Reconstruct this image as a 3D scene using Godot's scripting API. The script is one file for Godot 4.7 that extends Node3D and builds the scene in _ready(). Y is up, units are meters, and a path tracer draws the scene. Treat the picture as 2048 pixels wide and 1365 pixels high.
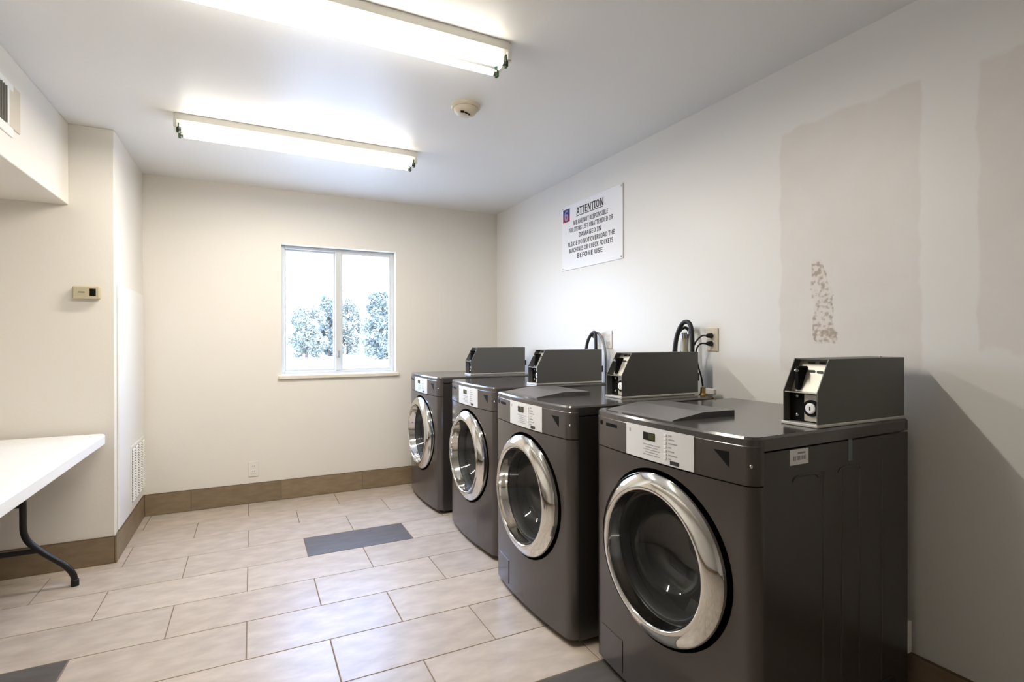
extends Node3D
# A motel laundry room. Right wall is the plane x = 0, back wall the plane z = 0, floor y = 0; metres.

const ROOM_H := 2.44
const LEFT_X := -3.72
const FRONT_Z := 6.90
const CHASE_X := -2.7715
const CHASE_Z := 0.8576
const SOFFIT_X := -2.9734
const SOFFIT_Y := 1.9956
const SKIRT_H := 0.150

var M := {}
var taken := {}
var rng := RandomNumberGenerator.new()

# ---------------------------------------------------------------- helpers: scene tree
func numbered(called: String) -> String:
	if not taken.has(called):
		taken[called] = 0
		return called
	taken[called] += 1
	return "%s_%03d" % [called, taken[called]]

func tag(o: Node, label := "", category := "", group := "", kind := "") -> Node:
	if label != "": o.set_meta("label", label)
	if category != "": o.set_meta("category", category)
	if group != "": o.set_meta("group", group)
	if kind != "": o.set_meta("kind", kind)
	return o

func thing(called: String, label: String, category: String, at := Vector3.ZERO, turn := 0.0, group := "") -> Node3D:
	var o := Node3D.new()
	o.name = numbered(called)
	add_child(o)
	o.position = at
	o.rotation.y = turn
	tag(o, label, category, group)
	return o

func part(called: String, mesh: Mesh, m: Material, parent: Node, at := Vector3.ZERO) -> MeshInstance3D:
	var o := MeshInstance3D.new()
	o.name = called
	o.mesh = mesh
	o.material_override = m
	o.cast_shadow = GeometryInstance3D.SHADOW_CASTING_SETTING_ON
	parent.add_child(o, true)
	o.position = at
	return o

func structure(called: String, mesh: Mesh, m: Material) -> MeshInstance3D:
	var o := part(called, mesh, m, self)
	taken[called] = 0
	o.set_meta("kind", "structure")
	return o

# ---------------------------------------------------------------- helpers: meshes (corners given counter-clockwise seen from outside)
func start() -> SurfaceTool:
	var s := SurfaceTool.new()
	s.begin(Mesh.PRIMITIVE_TRIANGLES)
	return s

func tri(s: SurfaceTool, a: Vector3, b: Vector3, c: Vector3) -> void:
	var n := (b - a).cross(c - a)
	if n.length_squared() < 1e-16: return
	n = n.normalized()
	for p in [a, c, b]:
		s.set_normal(n)
		s.add_vertex(p)

func quad(s: SurfaceTool, a: Vector3, b: Vector3, c: Vector3, d: Vector3) -> void:
	tri(s, a, b, c)
	tri(s, a, c, d)

func smooth_quad(s: SurfaceTool, p: Array, n: Array) -> void:
	for k in [0, 2, 1, 0, 3, 2]:
		s.set_normal(n[k])
		s.add_vertex(p[k])

func add_box(s: SurfaceTool, lo: Vector3, hi: Vector3) -> void:
	quad(s, Vector3(lo.x, lo.y, hi.z), Vector3(hi.x, lo.y, hi.z), Vector3(hi.x, hi.y, hi.z), Vector3(lo.x, hi.y, hi.z))
	quad(s, Vector3(hi.x, lo.y, lo.z), Vector3(lo.x, lo.y, lo.z), Vector3(lo.x, hi.y, lo.z), Vector3(hi.x, hi.y, lo.z))
	quad(s, Vector3(hi.x, lo.y, hi.z), Vector3(hi.x, lo.y, lo.z), Vector3(hi.x, hi.y, lo.z), Vector3(hi.x, hi.y, hi.z))
	quad(s, Vector3(lo.x, lo.y, lo.z), Vector3(lo.x, lo.y, hi.z), Vector3(lo.x, hi.y, hi.z), Vector3(lo.x, hi.y, lo.z))
	quad(s, Vector3(lo.x, hi.y, hi.z), Vector3(hi.x, hi.y, hi.z), Vector3(hi.x, hi.y, lo.z), Vector3(lo.x, hi.y, lo.z))
	quad(s, Vector3(lo.x, lo.y, lo.z), Vector3(hi.x, lo.y, lo.z), Vector3(hi.x, lo.y, hi.z), Vector3(lo.x, lo.y, hi.z))

func add_bevel(s: SurfaceTool, lo: Vector3, hi: Vector3, b: float) -> void:
	# a box with all edges chamfered
	var c := (lo + hi) / 2
	var h := (hi - lo) / 2
	var P := func(sx: float, sy: float, sz: float, ax: int) -> Vector3:
		var v := Vector3(sx * (h.x - b), sy * (h.y - b), sz * (h.z - b))
		v[ax] = [sx, sy, sz][ax] * h[ax]
		return c + v
	for ax in 3:
		var u := (ax + 1) % 3
		var v := (ax + 2) % 3
		for sg in [-1.0, 1.0]:
			var q := []
			for e in ([[-1, -1], [1, -1], [1, 1], [-1, 1]] if sg > 0 else [[-1, -1], [-1, 1], [1, 1], [1, -1]]):
				var k := [0.0, 0.0, 0.0]
				k[ax] = sg
				k[u] = float(e[0])
				k[v] = float(e[1])
				q.append(P.call(k[0], k[1], k[2], ax))
			quad(s, q[0], q[1], q[2], q[3])
		# the four edges along ax
		for su in [-1.0, 1.0]:
			for sv in [-1.0, 1.0]:
				var a := [0.0, 0.0, 0.0]
				a[u] = su
				a[v] = sv
				a[ax] = -1.0
				var bb := a.duplicate()
				bb[ax] = 1.0
				var p0: Vector3 = P.call(a[0], a[1], a[2], u)
				var p1: Vector3 = P.call(bb[0], bb[1], bb[2], u)
				var p2: Vector3 = P.call(bb[0], bb[1], bb[2], v)
				var p3: Vector3 = P.call(a[0], a[1], a[2], v)
				if (p1 - p0).cross(p2 - p0).dot((p0 + p2) / 2 - c) > 0: quad(s, p0, p1, p2, p3)
				else: quad(s, p3, p2, p1, p0)
	for sx in [-1.0, 1.0]:
		for sy in [-1.0, 1.0]:
			for sz in [-1.0, 1.0]:
				var a: Vector3 = P.call(sx, sy, sz, 0)
				var d: Vector3 = P.call(sx, sy, sz, 1)
				var e: Vector3 = P.call(sx, sy, sz, 2)
				if (d - a).cross(e - a).dot(a - c) > 0: tri(s, a, d, e)
				else: tri(s, a, e, d)

func box(lo: Vector3, hi: Vector3, bevel := 0.0) -> ArrayMesh:
	var s := start()
	if bevel > 0.0: add_bevel(s, lo, hi, bevel)
	else: add_box(s, lo, hi)
	return s.commit()

func smooth_path(pts: Array, per := 8) -> Array:
	var out := []
	for i in pts.size() - 1:
		var a: Vector3 = pts[maxi(i - 1, 0)]
		var b: Vector3 = pts[i]
		var c: Vector3 = pts[i + 1]
		var d: Vector3 = pts[mini(i + 2, pts.size() - 1)]
		for k in per:
			out.append(b.cubic_interpolate(c, a, d, float(k) / per))
	out.append(pts[-1])
	return out

func add_tube(s: SurfaceTool, pts: Array, r: float, sides := 12) -> void:
	var rings := []
	var dirs := []
	var up := Vector3.UP
	for i in pts.size():
		var t: Vector3 = (pts[mini(i + 1, pts.size() - 1)] - pts[maxi(i - 1, 0)]).normalized()
		if i == 0: up = t.cross(Vector3(0.31, 0.2, 0.93)).normalized()
		up = (up - t * up.dot(t)).normalized()
		var w := t.cross(up)
		var ring := []
		var nn := []
		for k in sides + 1:
			var a := TAU * k / sides
			var n := up * cos(a) + w * sin(a)
			ring.append(pts[i] + n * r)
			nn.append(n)
		rings.append(ring)
		dirs.append(nn)
	for i in pts.size() - 1:
		for k in sides:
			smooth_quad(s, [rings[i][k], rings[i][k + 1], rings[i + 1][k + 1], rings[i + 1][k]], [dirs[i][k], dirs[i][k + 1], dirs[i + 1][k + 1], dirs[i + 1][k]])
	for k in sides:
		tri(s, pts[0], rings[0][k + 1], rings[0][k])
		tri(s, pts[-1], rings[-1][k], rings[-1][k + 1])

func tube(pts: Array, r: float, sides := 12) -> ArrayMesh:
	var s := start()
	add_tube(s, pts, r, sides)
	return s.commit()

func add_lathe(s: SurfaceTool, prof: Array, at: Vector3, soft := false, segs := 64, axis := 2) -> void:
	# prof: Vector2(radius, height along the axis); the outside is to the left walking along the profile
	var dirs := []
	for i in prof.size() - 1:
		var d: Vector2 = prof[i + 1] - prof[i]
		dirs.append(Vector2(-d.y, d.x).normalized())
	var put := func(r: float, h: float, a: float) -> Vector3:
		if axis == 2: return Vector3(r * cos(a), r * sin(a), h)
		if axis == 1: return Vector3(r * sin(a), h, r * cos(a))
		return Vector3(h, r * cos(a), r * sin(a))
	for i in prof.size() - 1:
		var n0: Vector2 = dirs[i]
		var n1: Vector2 = dirs[i]
		if soft:
			if i > 0: n0 = (dirs[i] + dirs[i - 1]).normalized()
			if i < prof.size() - 2: n1 = (dirs[i] + dirs[i + 1]).normalized()
		for k in segs:
			var a := TAU * k / segs
			var b := TAU * (k + 1) / segs
			var p := [at + put.call(prof[i].x, prof[i].y, a), at + put.call(prof[i].x, prof[i].y, b), at + put.call(prof[i + 1].x, prof[i + 1].y, b), at + put.call(prof[i + 1].x, prof[i + 1].y, a)]
			var n := [put.call(n0.x, n0.y, a), put.call(n0.x, n0.y, b), put.call(n1.x, n1.y, b), put.call(n1.x, n1.y, a)]
			var face: Vector3 = (p[1] - p[0]).cross(p[2] - p[0]) + (p[2] - p[0]).cross(p[3] - p[0])
			if face.dot(n[0] + n[2]) >= 0: smooth_quad(s, p, n)
			else: smooth_quad(s, [p[3], p[2], p[1], p[0]], [n[3], n[2], n[1], n[0]])

func lathe(prof: Array, at := Vector3.ZERO, soft := false, segs := 64, axis := 2) -> ArrayMesh:
	var s := start()
	add_lathe(s, prof, at, soft, segs, axis)
	return s.commit()

func add_prism(s: SurfaceTool, poly: Array, x0: float, x1: float) -> void:
	# poly: Vector2(z, y) outline of a plate standing across x
	var flat := PackedVector2Array(poly)
	var idx := Geometry2D.triangulate_polygon(flat)
	for k in range(0, idx.size(), 3):
		var t := [poly[idx[k]], poly[idx[k + 1]], poly[idx[k + 2]]]
		var a := Vector3(x1, t[0].y, t[0].x)
		var b := Vector3(x1, t[1].y, t[1].x)
		var c := Vector3(x1, t[2].y, t[2].x)
		if (b - a).cross(c - a).x < 0:
			var sw := b
			b = c
			c = sw
		tri(s, a, b, c)
		tri(s, Vector3(x0, a.y, a.z), Vector3(x0, c.y, c.z), Vector3(x0, b.y, b.z))
	var area := 0.0
	for i in poly.size():
		var p: Vector2 = poly[i]
		var q: Vector2 = poly[(i + 1) % poly.size()]
		area += p.x * q.y - q.x * p.y
	for i in poly.size():
		var p: Vector2 = poly[i]
		var q: Vector2 = poly[(i + 1) % poly.size()]
		if area > 0:
			var w := p
			p = q
			q = w
		quad(s, Vector3(x0, p.y, p.x), Vector3(x1, p.y, p.x), Vector3(x1, q.y, q.x), Vector3(x0, q.y, q.x))

func prism(poly: Array, x0: float, x1: float) -> ArrayMesh:
	var s := start()
	add_prism(s, poly, x0, x1)
	return s.commit()

# ---------------------------------------------------------------- materials
func mat(rgb: Color, rough := 0.5, metal := 0.0, spec := 0.5) -> StandardMaterial3D:
	var m := StandardMaterial3D.new()
	m.albedo_color = rgb
	m.roughness = rough
	m.metallic = metal
	m.metallic_specular = spec
	return m

func noise_tex(freq: float, a: Color, b: Color, seed_: int, size := 512, octaves := 4) -> NoiseTexture2D:
	var n := FastNoiseLite.new()
	n.seed = seed_
	n.frequency = freq
	n.fractal_octaves = octaves
	var g := Gradient.new()
	g.set_color(0, a)
	g.set_color(1, b)
	var t := NoiseTexture2D.new()
	t.width = size
	t.height = size
	t.seamless = true
	t.noise = n
	t.color_ramp = g
	return t

func make_materials() -> void:
	var peel := noise_tex(0.035, Color.BLACK, Color.WHITE, 3, 512, 3)
	var paint := func(c: Color, rough: float) -> StandardMaterial3D:
		var m := mat(c, rough)
		m.uv1_triplanar = true
		m.uv1_world_triplanar = true
		m.uv1_scale = Vector3(2.2, 2.2, 2.2)
		m.heightmap_enabled = true
		m.heightmap_texture = peel
		m.heightmap_scale = 0.02
		return m
	M.wall = paint.call(Color(0.905, 0.885, 0.845), 0.42)
	M.ceiling = paint.call(Color(0.93, 0.93, 0.92), 0.40)
	M.trim = mat(Color(0.93, 0.93, 0.91), 0.35)
	M.panel_paint = mat(Color(0.92, 0.915, 0.90), 0.35)
	M.vinyl = mat(Color(0.80, 0.80, 0.785), 0.4)
	M.track = mat(Color(0.62, 0.61, 0.58), 0.5)
	M.sill = mat(Color(0.88, 0.85, 0.78), 0.4)
	M.glass = mat(Color(1, 1, 1, 0.04), 0.0)
	M.glass.transparency = BaseMaterial3D.TRANSPARENCY_ALPHA
	# tiles
	var grain := noise_tex(0.012, Color(0.84, 0.825, 0.805), Color(0.97, 0.965, 0.96), 11, 512, 5)
	var tile_bump := noise_tex(0.06, Color.BLACK, Color.WHITE, 12, 256, 4)
	M.tiles = []
	var tints := [Color(0.800, 0.752, 0.698), Color(0.780, 0.735, 0.684), Color(0.812, 0.765, 0.712), Color(0.790, 0.740, 0.688)]
	for k in 4:
		var m := mat(tints[k], 0.36)
		m.albedo_texture = grain
		m.uv1_triplanar = true
		m.uv1_scale = Vector3(0.9, 1.0, 1.7)
		m.uv1_offset = Vector3(0.27 * k, 0.1 * k, 0.41 * k)
		M.tiles.append(m)
	M.dark_tile = mat(Color(0.385, 0.370, 0.360), 0.45)
	M.dark_tile.albedo_texture = grain
	M.dark_tile.uv1_triplanar = true
	M.dark_tile.uv1_scale = Vector3(0.8, 1.0, 2.6)
	M.grout = mat(Color(0.50, 0.44, 0.38), 0.9)
	M.skirts = []
	for k in 3:
		var m := mat([Color(0.595, 0.522, 0.420), Color(0.575, 0.505, 0.405), Color(0.610, 0.535, 0.432)][k], 0.45)
		m.albedo_texture = grain
		m.uv1_triplanar = true
		m.uv1_scale = Vector3(1.0, 3.0, 1.0)
		m.uv1_offset = Vector3(0.3 * k, 0.2, 0.5 * k)
		M.skirts.append(m)
	M.cap = mat(Color(0.42, 0.36, 0.29), 0.7)
	# machines
	M.body = mat(Color(0.220, 0.204, 0.196), 0.28, 0.0, 0.55)
	M.front = mat(Color(0.300, 0.279, 0.270), 0.20, 0.15, 0.6)
	M.lid = mat(Color(0.31, 0.295, 0.288), 0.15, 0.2, 0.65)
	M.dispenser = mat(Color(0.40, 0.39, 0.385), 0.32, 0.1)
	M.dark = mat(Color(0.04, 0.038, 0.037), 0.75, 0.0, 0.3)
	M.rubber = mat(Color(0.04, 0.04, 0.042), 0.55)
	M.chrome = mat(Color(0.86, 0.855, 0.84), 0.07, 1.0)
	M.steel = mat(Color(0.72, 0.72, 0.71), 0.22, 1.0)
	M.drum = mat(Color(0.42, 0.42, 0.42), 0.30, 1.0)
	M.door_glass = mat(Color(0.35, 0.36, 0.36, 0.30), 0.0)
	M.door_glass.transparency = BaseMaterial3D.TRANSPARENCY_ALPHA
	M.control = mat(Color(0.84, 0.84, 0.84), 0.35)
	M.lcd = mat(Color(0.055, 0.055, 0.05), 0.2)
	M.lcd_lit = mat(Color(0.16, 0.18, 0.04), 0.3)
	M.lcd_lit.emission_enabled = true
	M.lcd_lit.emission = Color(0.30, 0.33, 0.06)
	M.lcd_lit.emission_energy_multiplier = 0.25
	M.ink = mat(Color(0.16, 0.16, 0.17), 0.6)
	M.ink_soft = mat(Color(0.60, 0.59, 0.60), 0.6)
	M.button = mat(Color(0.93, 0.93, 0.93), 0.35)
	M.box = mat(Color(0.375, 0.370, 0.358), 0.5)
	M.box_base = mat(Color(0.80, 0.79, 0.77), 0.35, 0.5)
	M.plate = mat(Color(0.76, 0.74, 0.70), 0.42, 0.3)
	M.paper = mat(Color(0.96, 0.96, 0.95), 0.6)
	M.tape = mat(Color(0.40, 0.46, 0.47), 0.4)
	# small things
	M.ivory = mat(Color(0.82, 0.78, 0.70), 0.45)
	M.beige = mat(Color(0.73, 0.69, 0.58), 0.5)
	M.white_plastic = mat(Color(0.90, 0.89, 0.87), 0.4)
	M.sign = mat(Color(0.93, 0.93, 0.94), 0.35)
	M.ink_sign = mat(Color(0.30, 0.30, 0.33), 0.6)
	M.logo_pale = mat(Color(0.62, 0.58, 0.74), 0.5)
	M.logo_blue = mat(Color(0.13, 0.14, 0.42), 0.5)
	M.logo_red = mat(Color(0.55, 0.12, 0.22), 0.5)
	M.table = mat(Color(0.92, 0.92, 0.915), 0.38)
	M.black_metal = mat(Color(0.06, 0.06, 0.065), 0.38)
	M.hose = mat(Color(0.13, 0.13, 0.14), 0.5)
	M.hose_grey = mat(Color(0.55, 0.56, 0.57), 0.4)
	M.brass = mat(Color(0.62, 0.50, 0.30), 0.4, 0.6)
	M.fixture = mat(Color(0.92, 0.91, 0.88), 0.4)
	M.pin = mat(Color(0.10, 0.24, 0.14), 0.5)
	M.tube = mat(Color(1, 1, 1), 0.3)
	M.tube.emission_enabled = true
	M.tube.emission = Color(1.0, 0.975, 0.93)
	M.tube.emission_energy_multiplier = TUBE_GLOW
	# outdoors
	M.ground = mat(Color(0.80, 0.78, 0.73), 0.9)
	M.ground.albedo_texture = noise_tex(0.02, Color(0.85, 0.84, 0.82), Color.WHITE, 21)
	M.ground.uv1_triplanar = true
	M.ground.uv1_scale = Vector3(0.05, 0.05, 0.05)
	M.leaves = []
	for c in [Color(0.50, 0.51, 0.46), Color(0.44, 0.46, 0.43), Color(0.53, 0.53, 0.48)]:
		var m := mat(c, 0.6)
		m.backlight_enabled = true
		m.backlight = Color(0.2, 0.24, 0.18)
		m.cull_mode = BaseMaterial3D.CULL_DISABLED
		M.leaves.append(m)
	M.bark = mat(Color(0.36, 0.33, 0.30), 0.9)

func right_wall_material() -> StandardMaterial3D:
	# one paint colour, two bare repair patches with rough outlines and a scraped, mouldy stain, all as seen on the plaster
	var w := 1800
	var h := 624
	var im := Image.create(w, h, false, Image.FORMAT_RGB8)
	var n1 := FastNoiseLite.new()
	n1.seed = 5
	n1.frequency = 0.02
	n1.fractal_octaves = 4
	var n2 := FastNoiseLite.new()
	n2.seed = 9
	n2.frequency = 0.16
	n2.fractal_octaves = 3
	var base := Color(0.905, 0.895, 0.875)
	var patch := Color(0.872, 0.850, 0.822)
	var scrape := Color(0.87, 0.83, 0.80)
	var mould := Color(0.50, 0.43, 0.35)
	im.fill(base)
	var px := 7.1 / w
	for j in h:
		var y := ROOM_H * (1.0 - (j + 0.5) / h)
		for i in range(int((2.85 + 0.15) / px), w):
			var z := -0.15 + (i + 0.5) * px
			var e := n1.get_noise_2d(i, j)
			var f := n2.get_noise_2d(i, j)
			var c := base
			var d1: float = minf(minf(z - 2.962, 3.505 - z), minf((2.165 - y) * 0.6, (y - 1.10) * 0.35)) + e * 0.014
			var d2: float = minf(z - 3.66, minf((2.15 - y) * 0.7, (y - 1.20) * 0.3)) + e * 0.014
			var k := clampf(maxf(d1, d2) / 0.008, 0.0, 1.0)
			c = c.lerp(patch, k * (0.85 + 0.3 * e))
			# the stain: narrow at the top, a scraped strip with dark specks
			var t := (1.585 - y) / 0.345
			if t > 0.0 and t < 1.0:
				var mid := 3.130 + 0.040 * t
				var half := 0.018 + 0.032 * minf(1.0, t * 2.4) - 0.010 * t * t
				var inside := half - absf(z - mid) + e * 0.022
				if inside > 0.0:
					c = c.lerp(scrape, 0.7)
					var dots := f + 0.35 * exp(-pow((t - 0.14) / 0.12, 2)) + 0.45 * exp(-pow((t - 0.88) / 0.10, 2)) + 0.22 * exp(-pow((t - 0.48) / 0.12, 2)) * float(z > mid)
					c = c.lerp(mould, clampf((dots - 0.10) * 1.1, 0.0, 0.55))
			im.set_pixel(i, j, c)
	var m := mat(Color.WHITE, 0.42)
	m.albedo_texture = ImageTexture.create_from_image(im)
	m.texture_repeat = false
	return m

# ---------------------------------------------------------------- laundry machines (front faces +z, +x is the side near the camera)
const HALF_W := 0.36
const FLAT := 0.32
const SIDE_Z := 0.385
func bulge(x: float) -> float:
	return 0.45 - 0.022 * pow(x / FLAT, 2)

func outline(grow := 0.0) -> Array:
	# the machine's front seen from above, from the left side round to the right side
	var pts := []
	var cz := bulge(FLAT) - SIDE_Z
	for k in range(9):
		var a := PI / 2 * k / 8.0
		pts.append(Vector2(-(FLAT + (HALF_W - FLAT + grow) * cos(a)), SIDE_Z + (cz + grow) * sin(a)))
	for k in range(1, 24):
		var x := -FLAT + 2 * FLAT * k / 24.0
		pts.append(Vector2(x, bulge(x) + grow))
	for k in range(9):
		var a := PI / 2 * (1.0 - k / 8.0)
		pts.append(Vector2(FLAT + (HALF_W - FLAT + grow) * cos(a), SIDE_Z + (cz + grow) * sin(a)))
	return pts

func outline_normals(pts: Array) -> Array:
	var out := []
	for i in pts.size():
		var d: Vector2 = pts[mini(i + 1, pts.size() - 1)] - pts[maxi(i - 1, 0)]
		out.append(Vector3(-d.y, 0, d.x).normalized())
	return out

func add_band(s: SurfaceTool, pts: Array, y0: float, y1: float, from := 0, to := -1) -> void:
	var n := outline_normals(pts)
	var last := pts.size() - 1 if to < 0 else to
	for i in range(from, last):
		var a: Vector2 = pts[i]
		var b: Vector2 = pts[i + 1]
		smooth_quad(s, [Vector3(a.x, y0, a.y), Vector3(b.x, y0, b.y), Vector3(b.x, y1, b.y), Vector3(a.x, y1, a.y)], [n[i], n[i + 1], n[i + 1], n[i]])

func add_taper(s: SurfaceTool, p0: Array, y0: float, p1: Array, y1: float) -> void:
	for i in p0.size() - 1:
		quad(s, Vector3(p0[i].x, y0, p0[i].y), Vector3(p0[i + 1].x, y0, p0[i + 1].y), Vector3(p1[i + 1].x, y1, p1[i + 1].y), Vector3(p1[i].x, y1, p1[i].y))

func add_cap(s: SurfaceTool, pts: Array, y: float, zback: float, up: bool) -> void:
	for i in pts.size() - 1:
		var a := Vector3(pts[i].x, y, pts[i].y)
		var b := Vector3(pts[i + 1].x, y, pts[i + 1].y)
		var c := Vector3(b.x, y, zback)
		var d := Vector3(a.x, y, zback)
		if up: quad(s, a, b, c, d)
		else: quad(s, d, c, b, a)

func plate_on_front(x0: float, x1: float, y0: float, y1: float, out_: float, steps := 8) -> ArrayMesh:
	# a thin plate that follows the curve of the fascia
	var s := start()
	for k in steps:
		var a := lerpf(x0, x1, float(k) / steps)
		var b := lerpf(x0, x1, float(k + 1) / steps)
		var za := bulge(a) + out_
		var zb := bulge(b) + out_
		quad(s, Vector3(a, y0, za), Vector3(b, y0, zb), Vector3(b, y1, zb), Vector3(a, y1, za))
		quad(s, Vector3(a, y1, za), Vector3(b, y1, zb), Vector3(b, y1, zb - out_ - 0.002), Vector3(a, y1, za - out_ - 0.002))
		quad(s, Vector3(b, y0, zb), Vector3(a, y0, za), Vector3(a, y0, za - out_ - 0.002), Vector3(b, y0, zb - out_ - 0.002))
	quad(s, Vector3(x0, y0, bulge(x0) - 0.002), Vector3(x0, y0, bulge(x0) + out_), Vector3(x0, y1, bulge(x0) + out_), Vector3(x0, y1, bulge(x0) - 0.002))
	quad(s, Vector3(x1, y0, bulge(x1) + out_), Vector3(x1, y0, bulge(x1) - 0.002), Vector3(x1, y1, bulge(x1) - 0.002), Vector3(x1, y1, bulge(x1) + out_))
	return s.commit()

const DOOR := Vector3(0.012, 0.541, 0)
const DOOR_HOLE := 0.286
const SEAM := 0.848
func front_panel_mesh() -> ArrayMesh:
	var s := start()
	var y0 := 0.030
	var y1 := SEAM - 0.002
	var pts := outline()
	# rounded corner columns
	add_band(s, pts, y0, y1, 0, 8)
	add_band(s, pts, y0, y1, pts.size() - 9, pts.size() - 1)
	# the middle: rings that open from the door hole to the panel's rectangle
	var segs := 96
	var rings := 7
	var grid := []
	for r in rings + 1:
		var row := []
		for k in segs + 1:
			var a := TAU * k / segs
			var d := Vector2(cos(a), sin(a))
			var reach := 1e9
			if d.x > 1e-6: reach = minf(reach, (FLAT - DOOR.x) / d.x)
			if d.x < -1e-6: reach = minf(reach, (-FLAT - DOOR.x) / d.x)
			if d.y > 1e-6: reach = minf(reach, (y1 - DOOR.y) / d.y)
			if d.y < -1e-6: reach = minf(reach, (y0 - DOOR.y) / d.y)
			var q := d * lerpf(DOOR_HOLE, reach, float(r) / rings)
			row.append(Vector3(DOOR.x + q.x, DOOR.y + q.y, bulge(DOOR.x + q.x)))
		grid.append(row)
	var N := func(p: Vector3) -> Vector3: return Vector3(0.044 * p.x / (FLAT * FLAT), 0, 1).normalized()
	for r in rings:
		for k in segs:
			var p := [grid[r][k], grid[r + 1][k], grid[r + 1][k + 1], grid[r][k + 1]]
			smooth_quad(s, p, [N.call(p[0]), N.call(p[1]), N.call(p[2]), N.call(p[3])])
	# corners of the rectangle that the fan cuts off
	for k in segs:
		var p: Vector3 = grid[rings][k]
		var q: Vector3 = grid[rings][k + 1]
		if absf(p.x - q.x) > 1e-5 and absf(p.y - q.y) > 1e-5:
			var cx := signf(p.x + q.x) * FLAT
			var cy := y1 if p.y > DOOR.y else y0
			tri(s, p, Vector3(cx, cy, bulge(cx)), q)
	# top and bottom edges
	add_cap(s, pts, y1, 0.37, true)
	add_cap(s, pts, y0, 0.37, false)
	return s.commit()

func rim_mesh() -> ArrayMesh:
	# the sunk dark seat around the door: from the hole's edge back to a flat ring
	var s := start()
	var segs := 96
	for k in segs:
		var a := TAU * k / segs
		var b := TAU * (k + 1) / segs
		var p := Vector3(DOOR.x + DOOR_HOLE * cos(a), DOOR.y + DOOR_HOLE * sin(a), 0)
		var q := Vector3(DOOR.x + DOOR_HOLE * cos(b), DOOR.y + DOOR_HOLE * sin(b), 0)
		quad(s, Vector3(q.x, q.y, bulge(q.x)), Vector3(p.x, p.y, bulge(p.x)), Vector3(p.x, p.y, 0.395), Vector3(q.x, q.y, 0.395))
	add_lathe(s, [Vector2(DOOR_HOLE, 0.395), Vector2(0.225, 0.395), Vector2(0.225, 0.37)], DOOR, false, 96)
	return s.commit()

var cache := {}
func shape(key: String, make: Callable) -> Mesh:
	if not cache.has(key): cache[key] = make.call()
	return cache[key]

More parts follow.
